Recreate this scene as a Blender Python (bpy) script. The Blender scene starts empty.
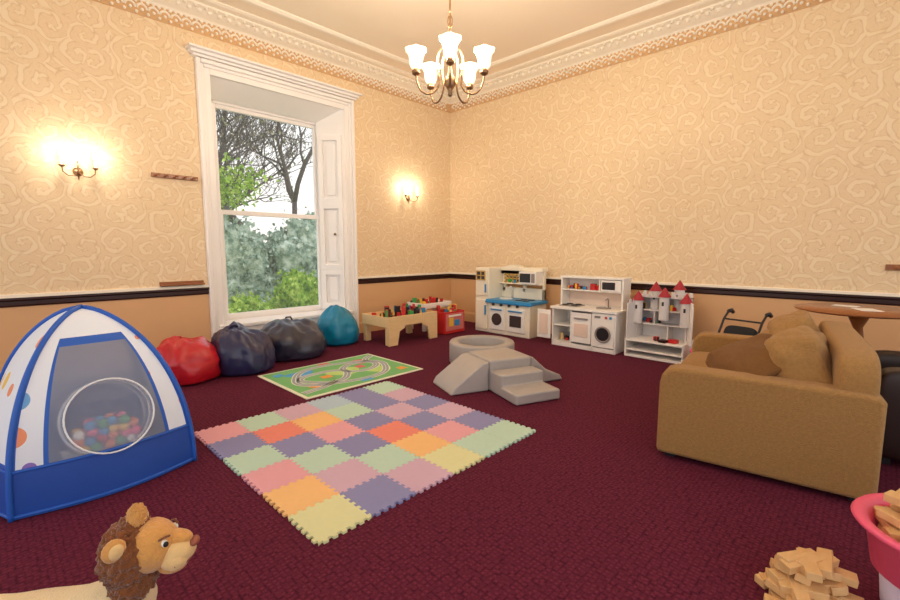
import bpy, bmesh, math, random
from mathutils import Vector, Matrix, noise, Euler
random.seed(7)
SC=bpy.context.scene
try:
    SC.view_settings.view_transform='Standard'
    SC.view_settings.look='None'
except Exception: pass

# ------------------------------------------------------------------ materials
def lin(c):
    return tuple(((v/255)/12.92 if v/255<=.04045 else ((v/255+.055)/1.055)**2.4) for v in c)
def rgba(c): return lin(c)+(1,)
def newmat(name):
    m=bpy.data.materials.new(name); m.use_nodes=True
    nt=m.node_tree; b=nt.nodes['Principled BSDF']
    return m,nt,b
def N(nt,t,**kw):
    n=nt.nodes.new(t)
    for k,v in kw.items():
        if k=='inp':
            for a,b in v.items(): n.inputs[a].default_value=b
        else: setattr(n,k,v)
    return n
def math_(nt,op,a=None,b=None,c=None,clamp=False):
    n=nt.nodes.new('ShaderNodeMath'); n.operation=op; n.use_clamp=clamp
    for i,v in enumerate((a,b,c)):
        if v is None: continue
        if isinstance(v,(int,float)): n.inputs[i].default_value=v
        else: nt.links.new(v,n.inputs[i])
    return n.outputs[0]
def mixc(nt,fac,a,b):
    n=nt.nodes.new('ShaderNodeMix'); n.data_type='RGBA'
    for i,v in ((0,fac),(6,a),(7,b)):
        if isinstance(v,(int,float)): n.inputs[i].default_value=v
        elif isinstance(v,tuple): n.inputs[i].default_value=v
        else: nt.links.new(v,n.inputs[i])
    return n.outputs[2]
def pm(name,col,rough=.55,var=.12,scale=14,bump=0,bscale=60,metal=0,emit=0,alpha=1,sheen=0,trans=0,coat=0):
    m,nt,b=newmat(name)
    tc=N(nt,'ShaderNodeTexCoord')
    nz=N(nt,'ShaderNodeTexNoise',inp={'Scale':scale,'Detail':4})
    nt.links.new(tc.outputs['Object'],nz.inputs['Vector'])
    c=rgba(col); d=tuple(v*(1-var) for v in c[:3])+(1,); e=tuple(min(1,v*(1+var)) for v in c[:3])+(1,)
    o=mixc(nt,nz.outputs[0],d,e); nt.links.new(o,b.inputs['Base Color'])
    b.inputs['Roughness'].default_value=rough; b.inputs['Metallic'].default_value=metal
    if bump:
        n2=N(nt,'ShaderNodeTexNoise',inp={'Scale':bscale,'Detail':3})
        nt.links.new(tc.outputs['Object'],n2.inputs['Vector'])
        bp=N(nt,'ShaderNodeBump',inp={'Strength':bump,'Distance':.02})
        nt.links.new(n2.outputs[0],bp.inputs['Height']); nt.links.new(bp.outputs[0],b.inputs['Normal'])
    if emit: b.inputs['Emission Color'].default_value=c; b.inputs['Emission Strength'].default_value=emit
    if alpha<1: b.inputs['Alpha'].default_value=alpha
    if trans: b.inputs['Transmission Weight'].default_value=trans
    if sheen: b.inputs['Sheen Weight'].default_value=sheen
    if coat: b.inputs['Coat Weight'].default_value=coat
    return m

def wood(name,c1,c2,rough=.4,sc=6):
    m,nt,b=newmat(name); tc=N(nt,'ShaderNodeTexCoord')
    mp=N(nt,'ShaderNodeMapping'); mp.inputs['Scale'].default_value=(1,6,6)
    nt.links.new(tc.outputs['Object'],mp.inputs[0])
    nz=N(nt,'ShaderNodeTexNoise',inp={'Scale':sc,'Detail':6,'Distortion':1.2}); nt.links.new(mp.outputs[0],nz.inputs['Vector'])
    nt.links.new(mixc(nt,nz.outputs[0],rgba(c1),rgba(c2)),b.inputs['Base Color'])
    b.inputs['Roughness'].default_value=rough
    return m

def wallpaper():
    m,nt,b=newmat('scroll_wallpaper'); L=nt.links.new
    tc=N(nt,'ShaderNodeTexCoord'); sp=N(nt,'ShaderNodeSeparateXYZ'); L(tc.outputs['Object'],sp.inputs[0])
    u=math_(nt,'ADD',sp.outputs[0],sp.outputs[1])
    cb=N(nt,'ShaderNodeCombineXYZ'); L(u,cb.inputs[0]); L(sp.outputs[2],cb.inputs[1])
    dn=N(nt,'ShaderNodeTexNoise',inp={'Scale':4.0,'Detail':2}); L(cb.outputs[0],dn.inputs['Vector'])
    vs=N(nt,'ShaderNodeVectorMath',operation='SUBTRACT'); L(dn.outputs['Color'],vs.inputs[0]); vs.inputs[1].default_value=(.5,.5,.5)
    sc=N(nt,'ShaderNodeVectorMath',operation='SCALE'); L(vs.outputs[0],sc.inputs[0]); sc.inputs['Scale'].default_value=.12
    ad=N(nt,'ShaderNodeVectorMath',operation='ADD'); L(cb.outputs[0],ad.inputs[0]); L(sc.outputs[0],ad.inputs[1])
    def scroll(scale,K,off,lobes,la):
        o=N(nt,'ShaderNodeVectorMath',operation='ADD'); L(ad.outputs[0],o.inputs[0]); o.inputs[1].default_value=(off,off*.7,0)
        v=N(nt,'ShaderNodeTexVoronoi',voronoi_dimensions='2D',inp={'Scale':scale,'Randomness':.7}); L(o.outputs[0],v.inputs['Vector'])
        d=N(nt,'ShaderNodeVectorMath',operation='SUBTRACT'); L(o.outputs[0],d.inputs[0]); L(v.outputs['Position'],d.inputs[1])
        s=N(nt,'ShaderNodeSeparateXYZ'); L(d.outputs[0],s.inputs[0])
        a=math_(nt,'ARCTAN2',s.outputs[1],s.outputs[0])
        ln=N(nt,'ShaderNodeVectorMath',operation='LENGTH'); L(d.outputs[0],ln.inputs[0])
        cs=N(nt,'ShaderNodeSeparateColor'); L(v.outputs['Color'],cs.inputs[0])
        sg=math_(nt,'SIGN',math_(nt,'SUBTRACT',cs.outputs[0],.5))
        sa=math_(nt,'MULTIPLY',a,sg)
        ph=math_(nt,'ADD',math_(nt,'ADD',sa,math_(nt,'MULTIPLY',ln.outputs['Value'],K)),math_(nt,'MULTIPLY',cs.outputs[1],6.28))
        lob=math_(nt,'MULTIPLY',math_(nt,'SINE',math_(nt,'ADD',math_(nt,'MULTIPLY',sa,lobes),math_(nt,'MULTIPLY',ln.outputs['Value'],K*1.5))),la)
        return math_(nt,'ADD',math_(nt,'SINE',ph),lob)
    s1=scroll(3.7,60,0,7,.30); s2=scroll(8.5,120,5.3,3,.3)
    fn=N(nt,'ShaderNodeTexNoise',inp={'Scale':6,'Detail':3}); L(cb.outputs[0],fn.inputs['Vector'])
    f2=N(nt,'ShaderNodeTexNoise',inp={'Scale':45,'Detail':4}); L(cb.outputs[0],f2.inputs['Vector'])
    # curling acanthus stroke of varying width
    th=math_(nt,'ADD',math_(nt,'MULTIPLY',math_(nt,'SUBTRACT',fn.outputs[0],.5),2.6),.42)
    q=math_(nt,'SUBTRACT',s1,th)
    fill=math_(nt,'MULTIPLY',q,2.4,clamp=True)
    shade=math_(nt,'SUBTRACT',1,math_(nt,'MULTIPLY',math_(nt,'ABSOLUTE',math_(nt,'ADD',q,.12)),3.2),clamp=True)
    q2=math_(nt,'SUBTRACT',s2,.35)
    e2=math_(nt,'MULTIPLY',math_(nt,'SUBTRACT',1,math_(nt,'MULTIPLY',math_(nt,'ABSOLUTE',q2),2.2),clamp=True),math_(nt,'SUBTRACT',1,fill))
    c=mixc(nt,math_(nt,'MULTIPLY',e2,.34),rgba((238,211,172)),rgba((216,180,138)))
    c=mixc(nt,math_(nt,'MULTIPLY',fill,.6),c,rgba((248,229,198)))
    c=mixc(nt,math_(nt,'MULTIPLY',shade,.55),c,rgba((208,168,124)))
    c=mixc(nt,math_(nt,'MULTIPLY',f2.outputs[0],.35),c,rgba((236,208,168)))
    gz=math_(nt,'GREATER_THAN',sp.outputs[2],.87)
    c=mixc(nt,gz,rgba((224,176,128)),c); L(c,b.inputs['Base Color'])
    b.inputs['Roughness'].default_value=.65
    return m

def carpet():
    m,nt,b=newmat('burgundy_carpet'); L=nt.links.new
    tc=N(nt,'ShaderNodeTexCoord')
    mp=N(nt,'ShaderNodeMapping'); L(tc.outputs['Object'],mp.inputs[0])
    ch=N(nt,'ShaderNodeTexVoronoi',inp={'Scale':42,'Randomness':.4}); ch.distance='CHEBYCHEV'; L(mp.outputs[0],ch.inputs['Vector'])
    nz=N(nt,'ShaderNodeTexNoise',inp={'Scale':110,'Detail':3}); L(mp.outputs[0],nz.inputs['Vector'])
    big=N(nt,'ShaderNodeTexNoise',inp={'Scale':1.1,'Detail':3}); L(mp.outputs[0],big.inputs['Vector'])
    v=math_(nt,'ADD',math_(nt,'MULTIPLY',ch.outputs['Distance'],.9),math_(nt,'MULTIPLY',nz.outputs[0],.6))
    r=N(nt,'ShaderNodeValToRGB'); L(v,r.inputs[0]); e=r.color_ramp.elements
    e[0].position=.3; e[0].color=rgba((122,46,68)); e[1].position=.9; e[1].color=rgba((62,15,36))
    c=mixc(nt,math_(nt,'MULTIPLY',big.outputs[0],.35),r.outputs[0],rgba((82,24,48)))
    L(c,b.inputs['Base Color']); b.inputs['Roughness'].default_value=.95; b.inputs['Specular IOR Level'].default_value=.15
    bp=N(nt,'ShaderNodeBump',inp={'Strength':.4,'Distance':.006}); L(v,bp.inputs['Height']); bp.invert=True; L(bp.outputs[0],b.inputs['Normal'])
    return m

def polka(name,base,scale=7,rad=.32):
    m,nt,b=newmat(name); L=nt.links.new
    tc=N(nt,'ShaderNodeTexCoord')
    v=N(nt,'ShaderNodeTexVoronoi',inp={'Scale':scale,'Randomness':.35}); L(tc.outputs['Object'],v.inputs['Vector'])
    hs=N(nt,'ShaderNodeSeparateColor'); L(v.outputs['Color'],hs.inputs[0])
    r=N(nt,'ShaderNodeValToRGB'); r.color_ramp.interpolation='CONSTANT'; L(hs.outputs[0],r.inputs[0]); e=r.color_ramp.elements
    e[0].color=rgba((240,150,110)); e[1].position=.3; e[1].color=rgba((240,200,100))
    for p_,c_ in ((.5,(110,170,225)),(.7,(200,130,180)),(.85,(140,110,190))):
        x=e.new(p_); x.color=rgba(c_)
    k=math_(nt,'LESS_THAN',v.outputs['Distance'],rad)
    L(mixc(nt,k,rgba(base),r.outputs[0]),b.inputs['Base Color']); b.inputs['Roughness'].default_value=.6
    return m

def leafmat(name,cols,sc=4):
    m,nt,b=newmat(name); L=nt.links.new
    tc=N(nt,'ShaderNodeTexCoord'); nz=N(nt,'ShaderNodeTexNoise',inp={'Scale':sc,'Detail':6,'Roughness':.7}); L(tc.outputs['Object'],nz.inputs['Vector'])
    r=N(nt,'ShaderNodeValToRGB'); L(nz.outputs[0],r.inputs[0]); e=r.color_ramp.elements
    e[0].position=.38; e[0].color=rgba(cols[0]); e[1].position=.62; e[1].color=rgba(cols[2]); x=e.new(.5); x.color=rgba(cols[1])
    L(r.outputs[0],b.inputs['Base Color']); b.inputs['Roughness'].default_value=.8
    return m

WALL=wallpaper(); CARPET=carpet()
CEIL=pm('ceiling_paint',(252,236,214),.8,.02,2)
WHITE=pm('white_gloss_paint',(248,243,240),.35,.02,5)
PLAST=pm('plaster_white',(254,242,224),.7,.03,10)
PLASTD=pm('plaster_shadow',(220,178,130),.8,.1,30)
RAIL=wood('mahogany',(60,22,16),(34,12,10),.3)
SKIRT=pm('skirting_paint',(222,178,130),.5,.03)
METAL=pm('antique_nickel',(150,118,88),.3,.1,20,metal=.9)
CREAM=pm('cream_plastic',(246,236,214),.4,.02)
WPL=pm('white_laminate',(248,243,236),.4,.02)
DARK=pm('dark_plastic',(40,38,42),.3,.1)
BLACK=pm('black_rubber',(18,18,20),.6,.1)
BLUEP=pm('sky_blue_plastic',(40,140,200),.35,.05)
REDP=pm('red_plastic',(205,40,40),.4,.05)
YEL=pm('yellow_plastic',(240,190,60),.4,.05)
GREENP=pm('green_plastic',(60,160,80),.4,.05)
PINK=pm('pink_plastic',(245,95,135),.35,.03)
ORANGE=pm('orange_plastic',(240,130,50),.4,.05)
GREY=pm('grey_leatherette',(178,170,166),.45,.05,6,bump=.1,bscale=20)
GREYD=pm('grey_leatherette_dark',(150,140,136),.5,.05,6)
PINE=wood('pine_wood',(246,216,166),(228,186,128),.5)
BEECH=wood('beech_block',(240,202,148),(208,158,100),.5,3)
SOFA=pm('tan_woven_fabric',(166,124,70),.9,.26,60,bump=.5,bscale=160,sheen=.1)
SOFA2=pm('olive_cushion_fabric',(118,78,34),.9,.2,50,bump=.4,bscale=120,sheen=.05)
GLASSW=pm('frosted_glass_shade',(255,236,208),.5,.02,emit=1.3)
FLAME=pm('lit_bulb',(255,236,200),.5,.0,emit=12)

# ------------------------------------------------------------------ mesh helpers
def group(name,loc=(0,0,0),rz=0,rot=None,scale=1):
    e=bpy.data.objects.new(name,None); e.empty_display_size=.1; SC.collection.objects.link(e)
    e.location=loc; e.rotation_euler=rot if rot else (0,0,rz); e.scale=(scale,)*3
    return e
def finish(bm,P,name,mats,smooth=False,bev=0,loc=None,rot=None,sub=0):
    bmesh.ops.recalc_face_normals(bm,faces=bm.faces)
    me=bpy.data.meshes.new(name); bm.to_mesh(me); bm.free()
    ob=bpy.data.objects.new(name,me); SC.collection.objects.link(ob)
    for m in (mats if isinstance(mats,(list,tuple)) else [mats]): me.materials.append(m)
    if smooth:
        for p in me.polygons: p.use_smooth=True
    if P is not None: ob.parent=P
    if loc is not None: ob.location=loc
    if rot is not None: ob.rotation_euler=rot
    if bev:
        md=ob.modifiers.new('b','BEVEL'); md.width=bev; md.segments=3; md.limit_method='ANGLE'; md.angle_limit=.7
        if not smooth:
            for p in me.polygons: p.use_smooth=True
            try: md.harden_normals=True
            except Exception: pass
    if sub:
        md=ob.modifiers.new('s','SUBSURF'); md.levels=sub; md.render_levels=sub
    return ob
def addbox(bm,c,s,rot=None,mi=0):
    M=Matrix.Translation(c)@(Euler(rot).to_matrix().to_4x4() if rot else Matrix())@Matrix.Diagonal((s[0],s[1],s[2],1))
    r=bmesh.ops.create_cube(bm,size=1,matrix=M)
    fs=set(f for v in r['verts'] for f in v.link_faces)
    for f in fs: f.material_index=mi
def box(P,name,c,s,mat,bev=.006,rot=None):
    bm=bmesh.new(); addbox(bm,(0,0,0),s); return finish(bm,P,name,mat,bev=bev,loc=c,rot=rot)
def boxes(P,name,lst,mats,bev=.004):
    bm=bmesh.new()
    for b in lst:
        addbox(bm,b[0],b[1],b[3] if len(b)>3 else None,b[2] if len(b)>2 else 0)
    return finish(bm,P,name,mats,bev=bev)
def cyl(P,name,c,r,h,mat,rot=None,r2=None,seg=24,bev=.003):
    bm=bmesh.new(); bmesh.ops.create_cone(bm,cap_ends=True,segments=seg,radius1=r,radius2=r if r2 is None else r2,depth=h)
    return finish(bm,P,name,mat,bev=bev,loc=c,rot=rot)
def sph(P,name,c,s,mat,rot=None,seg=20):
    bm=bmesh.new(); bmesh.ops.create_uvsphere(bm,u_segments=seg,v_segments=seg//2+2,radius=1,matrix=Matrix.Diagonal((s[0],s[1],s[2],1)))
    return finish(bm,P,name,mat,smooth=True,loc=c,rot=rot)
def addtube(bm,pts,r,seg=8,mi=0,cyc=False):
    pts=[Vector(p) for p in pts]; n=len(pts); rr=r if isinstance(r,(list,tuple)) else [r]*n
    rings=[]; ref=None
    for i,p in enumerate(pts):
        a=pts[(i-1)%n] if (cyc or i>0) else p; b=pts[(i+1)%n] if (cyc or i<n-1) else p
        t=(b-a).normalized()
        if ref is None:
            ref=Vector((0,0,1)) if abs(t.z)<.9 else Vector((1,0,0))
        x=(ref-t*ref.dot(t)); 
        if x.length<1e-4: x=t.orthogonal()
        x.normalize(); y=t.cross(x); ref=x
        rings.append([bm.verts.new(p+(x*math.cos(k*2*math.pi/seg)+y*math.sin(k*2*math.pi/seg))*rr[i]) for k in range(seg)])
    m=n if cyc else n-1
    for i in range(m):
        A=rings[i]; B=rings[(i+1)%n]
        for k in range(seg):
            f=bm.faces.new((A[k],A[(k+1)%seg],B[(k+1)%seg],B[k])); f.material_index=mi
    if not cyc:
        for R_ in (rings[0],rings[-1]):
            try: f=bm.faces.new(R_); f.material_index=mi
            except Exception: pass
def tube(P,name,pts,r,mat,seg=8,cyc=False):
    bm=bmesh.new(); addtube(bm,pts,r,seg,0,cyc); return finish(bm,P,name,mat,smooth=True)
def lathe(P,name,prof,mat,loc=(0,0,0),seg=28,rot=None,fn=None):
    bm=bmesh.new(); rings=[]
    for r,z in prof:
        rings.append([bm.verts.new((max(r,.0004)*math.cos(k*2*math.pi/seg),max(r,.0004)*math.sin(k*2*math.pi/seg),z)) for k in range(seg)])
    for A,B in zip(rings,rings[1:]):
        for k in range(seg): bm.faces.new((A[k],A[(k+1)%seg],B[(k+1)%seg],B[k]))
    if prof[0][0]<.001 : bm.faces.new(rings[0])
    if prof[-1][0]<.001: bm.faces.new(rings[-1])
    if fn:
        for v in bm.verts: v.co=fn(v.co)
    return finish(bm,P,name,mat,smooth=True,loc=loc,rot=rot)
def soft(P,name,c,s,mat,e=.35,rot=None,wr=0,sd=0,pillow=0):
    bm=bmesh.new(); bmesh.ops.create_uvsphere(bm,u_segments=48,v_segments=28,radius=1)
    def sp(v,p): return math.copysign(abs(v)**p,v)
    for v in bm.verts:
        th=math.atan2(v.co.y,v.co.x); ph=math.asin(max(-1,min(1,v.co.z)))
        cx=sp(math.cos(ph),e)
        q=Vector((cx*sp(math.cos(th),e),cx*sp(math.sin(th),e),sp(math.sin(ph),max(e,.45))))
        if pillow: q.z*=1-pillow*max(abs(q.x),abs(q.y))**3
        q=Vector((q.x*s[0]/2,q.y*s[1]/2,q.z*s[2]/2))
        if wr:
            nn=noise.noise(q*9+Vector((sd,sd,sd)))+.4*noise.noise(q*20+Vector((sd,0,sd))); q+=v.co*nn*wr
        v.co=q
    return finish(bm,P,name,mat,smooth=True,loc=c,rot=rot)
def extr(P,name,poly,h,mats,axis='z',bev=0,loc=None,rot=None):
    bm=bmesh.new()
    def q(a,b,t): return {'z':(a,b,t),'y':(a,t,b),'x':(t,a,b)}[axis]
    A=[bm.verts.new(q(a,b,0)) for a,b in poly]; B=[bm.verts.new(q(a,b,h)) for a,b in poly]
    bm.faces.new(A); bm.faces.new(B); n=len(poly)
    for i in range(n): bm.faces.new((A[i],A[(i+1)%n],B[(i+1)%n],B[i]))
    return finish(bm,P,name,mats,bev=bev,loc=loc,rot=rot)

# ------------------------------------------------------------------ room shell
XR,YL,ZC=6.35,6.14,4.25
bm=bmesh.new(); addbox(bm,(1.6,1.6,-.05),(10.4,10.1,.1)); finish(bm,None,'floor',CARPET)
bm=bmesh.new(); addbox(bm,(1.6,1.6,ZC+.05),(10.4,10.1,.1)); finish(bm,None,'ceiling',CEIL)
bm=bmesh.new(); addbox(bm,(XR+.1,1.4,ZC/2),(.2,10.4,ZC)); finish(bm,None,'wall_right',WALL)
OX0,OX1,OZ0,OZ1=2.05,3.98,.33,3.54
bm=bmesh.new(); T=.5; yc=YL+T/2
addbox(bm,((-3.6+OX0)/2,yc,ZC/2),(OX0+3.6,T,ZC)); addbox(bm,((OX1+XR)/2,yc,ZC/2),(XR-OX1,T,ZC))
addbox(bm,((OX0+OX1)/2,yc,(OZ1+ZC)/2),(OX1-OX0,T,ZC-OZ1)); addbox(bm,((OX0+OX1)/2,yc,OZ0/2),(OX1-OX0,T,OZ0))
finish(bm,None,'wall_left',WALL)
def railprof(name,poly,mat,sides=('l1','l2','r')):
    bm=bmesh.new()
    segs=[]
    for s in sides:
        if s=='l1': segs.append((Vector((-3.6,YL)),Vector((1.93,YL)),Vector((0,-1))))
        if s=='l2': segs.append((Vector((4.12,YL)),Vector((XR,YL)),Vector((0,-1))))
        if s=='l': segs.append((Vector((-3.6,YL)),Vector((XR,YL)),Vector((0,-1))))
        if s=='r': segs.append((Vector((XR,YL)),Vector((XR,-3.4)),Vector((-1,0))))
    for a,b,n in segs:
        A=[bm.verts.new((a.x+n.x*d,a.y+n.y*d,z)) for d,z in poly]; B=[bm.verts.new((b.x+n.x*d,b.y+n.y*d,z)) for d,z in poly]
        k=len(poly)
        for i in range(k): bm.faces.new((A[i],A[(i+1)%k],B[(i+1)%k],B[i]))
        bm.faces.new(A); bm.faces.new(B)
    return finish(bm,None,name,mat,bev=0)
railprof('trim_1_chair_rail',[(-.01,.815),(.012,.815),(.022,.83),(.022,.87),(.045,.885),(.045,.905),(-.01,.905)],RAIL)
railprof('trim_2_rail_bead',[(-.01,.905),(.02,.905),(.02,.935),(-.01,.94)],PLAST)
railprof('baseboard_left',[(-.01,0),(.025,0),(.025,.15),(.012,.18),(-.01,.18)],SKIRT,('l1','l2'))
railprof('baseboard_right',[(-.01,0),(.025,0),(.025,.15),(.012,.18),(-.01,.18)],SKIRT,('r',))
railprof('trim_3_cornice',[(-.01,4.11),(.05,4.11),(.07,4.13),(.13,4.15),(.2,4.19),(.24,4.2),(.24,4.22),(.33,4.22),(.36,4.235),(.36,4.26),(-.01,4.26)],PLAST,('l','r'))
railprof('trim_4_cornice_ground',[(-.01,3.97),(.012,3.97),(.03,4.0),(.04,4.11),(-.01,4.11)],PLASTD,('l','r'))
railprof('trim_5_ceiling_rib',[(.6,4.255),(.6,4.235),(.63,4.215),(.68,4.215),(.71,4.235),(.71,4.255)],PLAST,('l','r'))
bm=bmesh.new()
def orn(px,py,n,t):
    def W(a,d,z): return Vector((px+t.x*a+n.x*d,py+t.y*a+n.y*d,z))
    pts=[W(.048*math.cos(k*math.pi/5),.04,4.03+.05*math.sin(k*math.pi/5)) for k in range(6)]
    addtube(bm,pts,.013,5)
    for a,z,r in ((0,4.02,.019),(.055,3.985,.018),(0,4.1,.014),(.055,4.1,.02)):
        bmesh.ops.create_icosphere(bm,subdivisions=1,radius=r,matrix=Matrix.Translation(W(a,.045,z)))
    bmesh.ops.create_icosphere(bm,subdivisions=1,radius=.03,matrix=Matrix.Translation(W(0,.17,4.165))@Matrix.Diagonal((1,1,.8,1)))
    addbox(bm,W(.055,.22,4.2),(.03,.03,.05))
x=-.8
while x<6.2: orn(x,YL,Vector((0,-1)),Vector((1,0))); x+=.11
y=6.0
while y>-.6: orn(XR,y,Vector((-1,0)),Vector((0,-1))); y-=.11
finish(bm,None,'trim_6_cornice_ornament',PLAST,smooth=True)

# ------------------------------------------------------------------ window
Wn=group('window_1')
def frame(P,name,x0,x1,z0,z1,w,y0,y1,mat,bottom=True,bev=.006):
    l=[((x0+w/2,(y0+y1)/2,(z0+z1)/2),(w,abs(y1-y0),z1-z0)),((x1-w/2,(y0+y1)/2,(z0+z1)/2),(w,abs(y1-y0),z1-z0)),
       (((x0+x1)/2,(y0+y1)/2,z1-w/2),(x1-x0-2*w,abs(y1-y0),w))]
    if bottom: l.append((((x0+x1)/2,(y0+y1)/2,z0+w/2),(x1-x0-2*w,abs(y1-y0),w)))
    return boxes(P,name,l,mat,bev)
frame(Wn,'architrave_outer',1.91,4.14,.0,3.68,.05,YL-.065,YL+.01,WHITE,False,.014)
frame(Wn,'architrave_middle',1.96,4.09,.0,3.63,.04,YL-.04,YL+.01,WHITE,False,.01)
frame(Wn,'architrave_inner',2.0,4.05,.0,3.59,.07,YL-.028,YL+.01,WHITE,False,.006)
boxes(Wn,'head_shelf',[((3.025,YL-.05,3.735),(2.36,.12,.035)),((3.025,YL-.035,3.70),(2.30,.09,.03)),((3.025,YL-.075,3.765),(2.42,.17,.025))],WHITE,.008)
sy=6.49
SX0,SX1=2.17,3.70; sz1=3.34
bm=bmesh.new()
def quad(v,mi=0):
    f=bm.faces.new([bm.verts.new(p) for p in v]); f.material_index=mi
quad([(3.98,YL-.01,OZ0),(3.98,YL-.01,OZ1),(SX1,sy,sz1),(SX1,sy,OZ0)])
quad([(2.06,YL-.01,OZ0),(2.06,YL-.01,OZ1),(SX0,sy,sz1),(SX0,sy,OZ0)])
quad([(2.06,YL-.01,OZ1),(3.98,YL-.01,OZ1),(SX1,sy,sz1),(SX0,sy,sz1)])
finish(bm,Wn,'splayed_linings',WHITE)
def splay(P,name,a,b,rows,side):
    a=Vector(a);b=Vector(b);d=b-a;L_=d.length;ang=math.atan2(d.y,d.x)
    l=[];s=side
    for z0,z1 in rows:
        cz=(z0+z1)/2; hh=z1-z0
        l.append(((L_*.16,s*.03,cz),(L_*.16,.05,hh+.16))); l.append(((L_*.84,s*.03,cz),(L_*.16,.05,hh+.16)))
        l.append(((L_*.5,s*.03,z0-.04),(L_*.54,.05,.085))); l.append(((L_*.5,s*.03,z1+.04),(L_*.54,.05,.085)))
        l.append(((L_*.5,s*.014,cz),(L_*.30,.028,hh-.10)))
    o=boxes(P,name,l,WHITE,.006); o.location=(a.x,a.y,0); o.rotation_euler=(0,0,ang); return o
rows=[(.52,.98),(1.14,2.02),(2.18,3.06)]
splay(Wn,'shutter_right',(3.98,YL),(SX1,sy),rows,1)
splay(Wn,'shutter_left',(2.06,YL),(SX0,sy),rows,-1)
sph(Wn,'shutter_knob',(3.82,6.22,1.62),(.02,.02,.02),METAL)
boxes(Wn,'frame',[((2.11,sy+.07,1.8),(.22,.12,3.4)),((3.84,sy+.07,1.8),(.24,.12,3.4)),((3.0,sy+.07,3.42),(1.9,.12,.22)),((3.0,sy+.07,.38),(1.9,.12,.12))],WHITE,.006)
boxes(Wn,'sill',[((3.02,YL+.14,.375),(2.02,.44,.05)),((3.02,YL-.02,.31),(2.06,.07,.1))],WHITE,.01)
frame(Wn,'lower_sash',2.20,3.74,.42,1.92,.065,sy-.0,sy+.05,WHITE)
frame(Wn,'upper_sash',2.20,3.74,1.86,3.32,.06,sy+.05,sy+.1,WHITE)
GL=pm('window_glass',(235,245,250),.02,.0,alpha=.05)
box(Wn,'pane_lower',(2.97,sy+.025,1.17),(1.42,.004,1.38),GL,0)
box(Wn,'pane_upper',(2.97,sy+.075,2.59),(1.42,.004,1.36),GL,0)

# ------------------------------------------------------------------ outside
GR=pm('garden_grass',(130,155,100),.9,.3,1.5)
bm=bmesh.new(); addbox(bm,(10,32,-.9),(60,50,.2)); finish(bm,None,'garden_ground',GR)
BARK=pm('bark',(96,88,84),.9,.3,6)
def tree(name,base,h,seed,leaf=None,nleaf=0,spread=.5,r0=.16,depth=5,lz=99):
    rnd=random.Random(seed); P=group(name,base); bm=bmesh.new(); tips=[]
    def br(p,d,l,r,dep):
        pts=[p];q=p;dd=d
        for i in range(4):
            dd=(dd+Vector((rnd.uniform(-.25,.25),rnd.uniform(-.25,.25),rnd.uniform(-.1,.2)))).normalized(); q=q+dd*l/4; pts.append(q)
        addtube(bm,pts,[r,r*.9,r*.8,r*.7,r*.6],6 if dep<2 else 3)
        if dep>=2: tips.extend([t for t in pts[1:] if t.z<lz])
        if dep<depth:
            for _ in range(3):
                s=pts[rnd.randint(2,4)]
                nd=(dd+Vector((rnd.uniform(-1,1),rnd.uniform(-1,1),rnd.uniform(-.45,.6)))*spread*1.6).normalized()
                br(s,nd,l*rnd.uniform(.62,.82),max(r*.55,.011),dep+1)
    br(Vector((0,0,0)),Vector((0,0,1)),h*.4,r0,0)
    finish(bm,P,'trunk_and_branches',BARK,smooth=True)
    if nleaf and tips:
        bm=bmesh.new()
        for i in range(nleaf):
            t=rnd.choice(tips)+Vector([rnd.gauss(0,.22) for _ in range(3)])
            s=rnd.uniform(.05,.11); M=Matrix.Translation(t)@Euler([rnd.uniform(0,6.3) for _ in range(3)]).to_matrix().to_4x4()
            bm.faces.new([bm.verts.new(M@Vector(c)) for c in ((-s,0,0),(0,-s*.6,0),(s,0,0),(0,s*.6,0))])
        finish(bm,P,'leaves',leaf)
    return P
LF1=leafmat('leaf_spring_green',[(74,120,30),(150,190,60),(220,236,130)])
LF2=leafmat('leaf_misty_green',[(112,140,122),(172,194,174),(224,234,220)])
LF3=leafmat('leaf_brown_green',[(110,104,80),(150,150,112),(195,190,155)])
tree('garden_tree',(7.4,16.8,-.8),8.5,3,LF3,400,.6,.2,6)
tree('garden_tree',(5.3,15.8,-.8),6.0,11,LF1,1700,.65,.12,5,4.2)
tree('garden_tree',(6.2,20.5,-.8),11,5,LF3,500,.6,.2,6)
tree('garden_tree',(10.2,19.5,-.8),11,21,LF3,500,.6,.2,6)
tree('garden_tree',(8.6,23.5,-.8),12,31,None,0,.6,.2,6)
def bush(name,c,s,mat,n,seed,ls=.07):
    rnd=random.Random(seed); P=group(name,c); bm=bmesh.new()
    bmesh.ops.create_icosphere(bm,subdivisions=5,radius=1)
    for v in bm.verts:
        k=.84+.3*noise.noise(v.co*2.2+Vector((seed,0,0)))+.14*noise.noise(v.co*6)+.08*noise.noise(v.co*14)
        v.co=Vector((v.co.x*s[0],v.co.y*s[1],v.co.z*s[2]))*k
    surf=[v.co.copy() for v in bm.verts]
    finish(bm,P,'foliage_mass',mat)
    bm=bmesh.new()
    for i in range(n):
        t=rnd.choice(surf)*rnd.uniform(.97,1.1)+Vector([rnd.gauss(0,.06) for _ in range(3)]); q=ls*rnd.uniform(.6,1.3)
        M=Matrix.Translation(t)@Euler([rnd.uniform(0,6.3) for _ in range(3)]).to_matrix().to_4x4()
        bm.faces.new([bm.verts.new(M@Vector(k)) for k in ((-q,0,0),(0,-q*.6,0),(q,0,0),(0,q*.6,0))])
    finish(bm,P,'leaves',mat)
bush('garden_bush',(6.0,11.6,-.25),(.9,.7,1.0),LF1,3000,2,.07)
bush('garden_bush',(4.1,10.6,-.5),(.7,.6,.8),LF1,2200,4,.06)
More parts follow.
